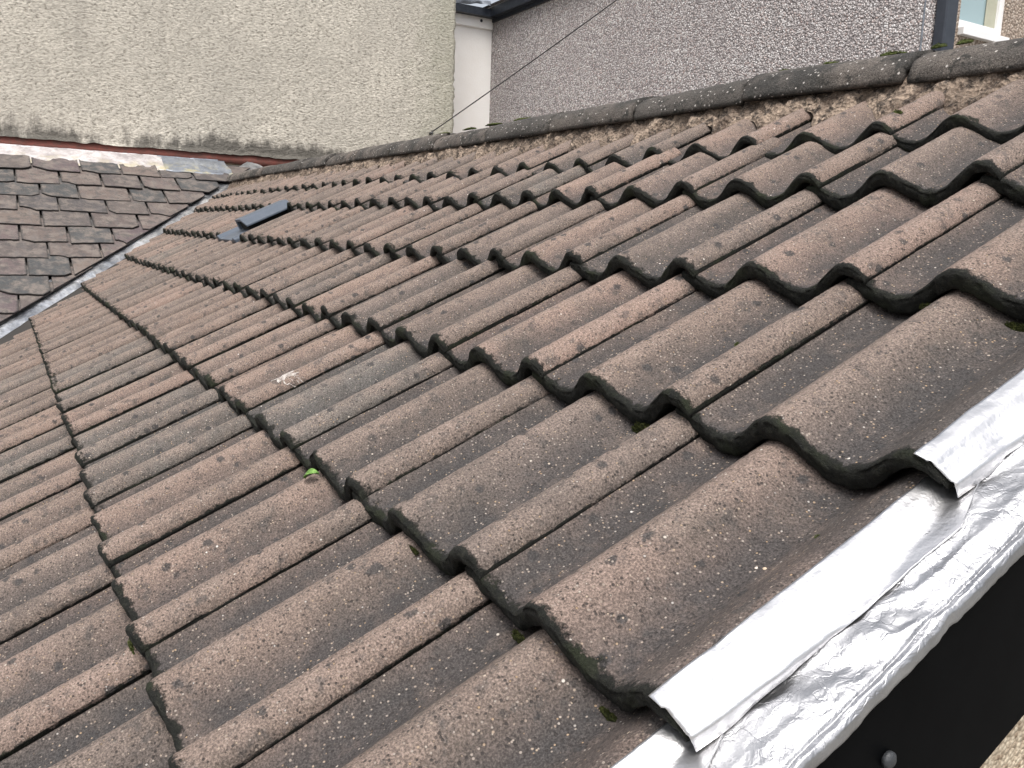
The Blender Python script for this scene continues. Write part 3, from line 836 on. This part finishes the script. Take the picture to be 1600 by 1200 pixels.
# ------------------------------------------------------------------ vent tile
ku0, ku1 = lap_u(4, 12), lap_u(4, 13)
vt = empty('roof_vent', tuple(rw(ku0, GA[4], 0))); tag(vt, 'dark blue-grey plastic roof vent set among the far brown tiles', 'roof vent')
def vpart(name, pts_s_h, t0, t1, mat, th=None):
    """extrude a closed section (s,h) up the slope"""
    k = len(pts_s_h); V = []
    for t in (t0, t1):
        for s_, h_ in pts_s_h: V.append(rw(ku0+s_, GA[4]+t, h_ - TILT*t/.3 - .006))
    F = [tuple(range(k)), tuple(range(2*k-1, k-1, -1))] + [(i, (i+1) % k, k+(i+1) % k, k+i) for i in range(k)]
    o = mesh(name, V, F, mat, vt, smooth=False)
    md = o.modifiers.new('b', 'BEVEL'); md.width = .003; md.segments = 2
    return o
vpart('base_tray', [(-.02, -.012), (-.02, .006), (.01, .014), (.03, .004), (.27, .004), (.30, .020), (.33, .014), (.33, -.012)], -.012, .33, M_VENT)
vpart('hood', [(.225, .008), (.250, .008), (.240, .060), (.140, .062), (.070, .034), (.070, .024), (.137, .049), (.222, .048)], .085, .325, M_VENT)
vpart('opening', [(.098, .006), (.215, .006), (.215, .045), (.137, .045)], .095, .318, M_VOID)  # near-black block that paints the shade inside the hood

# ------------------------------------------------------------------ cable
def tube(name, pts, r, mat, parent=None, n=8):
    pts = np.array(pts, float); V = []
    for i, p in enumerate(pts):
        tg = pts[min(i+1, len(pts)-1)]-pts[max(i-1, 0)]; tg /= np.linalg.norm(tg)
        a = np.cross(tg, [0, 0, 1.]); a /= np.linalg.norm(a); b = np.cross(tg, a)
        V += [p + r*(a*math.cos(q*2*math.pi/n)+b*math.sin(q*2*math.pi/n)) for q in range(n)]
    F = grid_faces(len(pts), n, wrap=True)+[tuple(range(n)), tuple(range(len(pts)*n-1, len(pts)*n-n-1, -1))]
    return mesh(name, V, F, mat, parent)
H0 = np.array([6.86, -3.032, 1.245]); Qp = np.array([5.18, -3.745, 2.135]); H1 = H0+(Qp-H0)*1.335
tt = np.linspace(0, 1, 40)
cable = tube('cable', [H0+(H1-H0)*q-np.array([0, 0, .012])*4*q*(1-q) for q in tt], .0052, M_WIRE)
tag(cable, 'thin dark cable running diagonally from the cream wall up past the white wall', 'cable')
V, F = disc_vf((6.90, -3.032, 1.235), (-1, 0, 0), .013, .05, 10)
hk = mesh('wall_hook', V, F, M_WIRE); tag(hk, 'small dark hook low on the cream wall holding the cable', 'hook')
tube('eye', [np.array([6.86+.012*math.cos(a), -3.032, 1.235+.03*math.sin(a)-.01]) for a in np.linspace(0, 6, 14)], .004, M_WIRE, hk)

# ------------------------------------------------------------------ moss, leaf, splashes, pebbles
def tuft(name, c, size, mat, label, cat='moss', seed=1, flat=.6, group=None, nrm=(0, PS, PC)):
    rr = random.Random(seed); V = []; F = []
    c = np.array(c); up = np.array(nrm); up = up/np.linalg.norm(up)
    a = np.array([1., 0, 0]); b = np.cross(up, a); b /= np.linalg.norm(b)
    # several low irregular lumps run together
    lumps = [(0, 0, 1.0)] + [(rr.uniform(-1, 1)*size[0]*.9, rr.uniform(-.5, .5)*size[1], rr.uniform(.4, .75)) for _ in range(5)]
    for (dx, dy, q) in lumps:
        cc = c + a*dx + b*dy
        n1, n2 = 7, 11; off = len(V)
        for i in range(n1):
            ph = math.pi*.5*(1-i/(n1-1))
            for j in range(n2):
                th = j*2*math.pi/n2
                k = q*(1+rr.uniform(-.25, .25))
                V.append(cc + (a*math.cos(th)*size[0]*k*.8 + b*math.sin(th)*size[1]*k*.8)*math.cos(ph) + up*math.sin(ph)*size[2]*k - up*.002)
        F += grid_faces(n1, n2, off, wrap=True)
        for i in range(int(110*q)):
            th = rr.uniform(0, 2*math.pi); ph = rr.uniform(0, math.pi/2)
            d = (a*math.cos(th)*size[0]*.8*q+b*math.sin(th)*size[1]*.8*q)*math.cos(ph)+up*math.sin(ph)*size[2]*q
            p = cc+d*rr.uniform(.8, 1.0); dn = d/np.linalg.norm(d)
            l = min(size)*rr.uniform(.12, .3); wv = np.array([rr.uniform(-1, 1) for _ in range(3)]); wv = np.cross(dn, wv); wv = wv/np.linalg.norm(wv)*l*.45
            o = len(V); V += [p-wv, p+wv, p+dn*l+wv*.6*rr.uniform(-1, 1)]; F.append((o, o+1, o+2))
    o = mesh(name, V, F, mat, smooth=False)
    tag(o, label, cat, group)
    return o
def surf(u, w_, dh=0):
    for r in range(6, -1, -1):
        if w_ >= GA[r]-.002: break
    k = int(math.floor(u/TW + 1e-6)); k = max(0, k)
    if u < lap_u(r, k): k -= 1
    s = (u-lap_u(r, k))
    return rw(u, w_, float(tile_h(r, k, np.array(s), w_-GA[r])) + dh)
MS = [((0.381, 0.2921), (0.0200, 0.0054, 0.0126), M_MOSSD, 'large dark olive moss clump hanging under the front edge in mid picture'),
      ((0.405, 0.2921), (0.0150, 0.0045, 0.0090), M_MOSSD, 'dark moss clump just left of the largest moss clump'),
      ((.527, .549), (.011, .009, .007), M_MOSSG, 'green moss clump tucked under the fourth course edge at centre right'),
      ((0.67, -0.0065), (0.0150, 0.0045, 0.0090), M_MOSSD, 'dark moss clump under a tile edge below the fresh green leaf'),
      ((0.455, -0.0065), (0.0112, 0.0036, 0.0063), M_MOSSD, 'dark moss clump in the shadow of the large front tile edge'),
      ((0.222, -0.0065), (0.0150, 0.0045, 0.0081), M_MOSSD, 'blackish moss clump under the broad front tile edge near bottom'),
      ((0.1, -0.0065), (0.0150, 0.0045, 0.0081), M_MOSSD, 'dark moss clump under the tile edge beside the lower foil'),
      ((.539, .454), (.0065, .005, .005), M_MOSSG, 'tiny round moss tuft alone in a pan at centre right'),
      ((.340, .425), (.0065, .004, .004), M_MOSSG, 'tiny moss tuft on the side of a narrow roll'),
      ((.378, .193), (.0075, .005, .003), M_MOSSD, 'flat dark moss speck in the pan right of centre'),
      ((.392, .046), (.006, .005, .003), M_MOSSD, 'small dark lichen speck in the pan low in the picture'),
      ((.075, .224), (.0045, .003, .002), M_MOSSG, 'tiny green moss crumb in the pan beside the foil'),
      ((1.516, 1.0818), (0.0175, 0.0045, 0.0090), M_MOSSG, 'olive moss clump under the top course edge near the pale ridge tile'),
      ((0.827, 0.8882), (0.0150, 0.0040, 0.0081), M_MOSSG, 'bright green moss clump under the second course edge'),
      ((0.629, -0.3110), (0.0150, 0.0036, 0.0081), M_MOSSG, 'olive green moss curl at the tile corner far lower left'),
      ((.625, 1.150), (.010, .006, .005), M_MOSSG, 'yellow-green moss patch along a narrow roll near the chipped tile'),
      ((.589, -.085), (.012, .004, .003), M_MOSSG, 'thin green moss streak beside a narrow roll lower centre'),
      ((0.12, 0.5970), (0.0175, 0.0045, 0.0081), M_MOSSD, 'dark moss clump under the tile edge at the right margin'),
      ((0.215, 0.5970), (0.0125, 0.0036, 0.0072), M_MOSSD, 'second dark moss clump along the right margin tile edge')]
for i, ((u, w_), sz, mt, lab) in enumerate(MS):
    tuft('moss_clump', surf(u, w_, .001), sz, mt, lab, seed=i+10)
# moss on the ridge
for i, (u, sz, lab) in enumerate([(2.45, .05, 'green moss cushion on the ridge in front of the white wall'), (2.62, .045, 'green moss cushion on the ridge just left of the white wall'),
                                  (2.25, .045, 'pale green moss cushion on the ridge right of the white wall'), (1.08, .020, 'small green moss cushion on the ridge below the grey wall'),
                                  (.80, .030, 'yellow-green moss cushion on the ridge left of the open joint'), (.645, .018, 'round moss cushion on the ridge at the foot of the downpipe'),
                                  (.695, .013, 'small moss cushion beside the open ridge joint'), (.955, .022, 'twin-lobed moss cushion on the ridge at upper right'), (2.85, .05, 'thin moss cushion on the ridge beside the cable hook')]):
    tuft('moss_cushion', (u, -1.20, .728+float(np.interp(u, [0, .5, .8, 1.2, 3, 5.2], [-.018, -.015, -.008, 0, .006, .014]))), (sz, sz*.45, .006), M_MOSSG, lab, seed=40+i, nrm=(0, .1, 1))
# leaf
def leaf(c, L, wd, ang):
    V = []; F = []
    n = 8
    for i in range(n+1):
        f_ = i/n; ww = wd*math.sin(math.pi*min(1, f_*1.02+.03))**.7
        for j in (-1, 0, 1):
            x = L*(f_-.5); y = ww*j
            V.append(c + rw(x*math.cos(ang)-y*math.sin(ang), x*math.sin(ang)+y*math.cos(ang), .004+.006*math.sin(f_*3)+.004*abs(j), False))
    F = grid_faces(n+1, 3)
    o = mesh('leaf', V, F, M_LEAF); md = o.modifiers.new('s', 'SOLIDIFY'); md.thickness = .0008
    return o
tag(leaf(surf(.765, -.018, .002), .026, .007, 2.4), 'small fresh green leaf wedged under a tile edge left of centre', 'leaf')
def splash(u, w_, a, b, lab, seed, ang=0.6):
    rr = random.Random(seed); V = [surf(u, w_, .0022)]; n = 40
    for i in range(n):
        th = i*2*math.pi/n; k = (1+.7*(rr.random()-.5))
        x, y = a*math.cos(th)*k, b*math.sin(th)*k
        x, y = x*math.cos(ang)-y*math.sin(ang), x*math.sin(ang)+y*math.cos(ang)
        V.append(surf(u+x, w_+y, .0008))
    F = [(0, i+1, (i+1) % n+1) for i in range(n)]
    o = mesh('dried_splash', V, F, M_WHITE); tag(o, lab, 'splash')
splash(1.236, .098, .016, .026, 'white dried splash on a pinkish tile left of centre', 3)
splash(1.0, -.167, .010, .014, 'small white dried splash on a tile at lower left', 4)
splash(.037, .368, .004, .012, 'thin white streak of dried splash beside the upper foil', 5, -.3)
def pebble(c, r, lab, seed):
    rr = random.Random(seed); V = []; F = []
    for i in range(7):
        ph = math.pi*(i/6)
        for j in range(9):
            th = j*2*math.pi/9; k = r*(1+rr.uniform(-.12, .12))
            V.append(np.array(c)+np.array([k*math.sin(ph)*math.cos(th), k*.8*math.sin(ph)*math.sin(th), k*.6*math.cos(ph)]))
    o = mesh('pebble', V, grid_faces(7, 9, wrap=True), plain('pebble_stone', (.55, .42, .30) if seed % 2 else (.62, .58, .54), .7, var=(300, (.45, .36, .27)))); tag(o, lab, 'pebble')
pebble(surf(.101, .172, .001), .0022, 'tiny whitish pebble on the broad roll near the foil', 2)
pebble(surf(.092, .174, .001), .0026, 'tiny orange pebble right beside the whitish one near the foil', 3)
pebble(surf(.384, -.201, .001), .0035, 'small ochre stone embedded in a wide roll at lower left', 5)

# ------------------------------------------------------------------ ground
v = [(-60, -60, -3.02), (60, -60, -3.02), (60, 60, -3.02), (-60, 60, -3.02)]
g = mesh('ground', v, [(0, 1, 2, 3)], M_GROUND, smooth=False); tag(g, kind='structure', label='grey concrete yard far below the roofs')
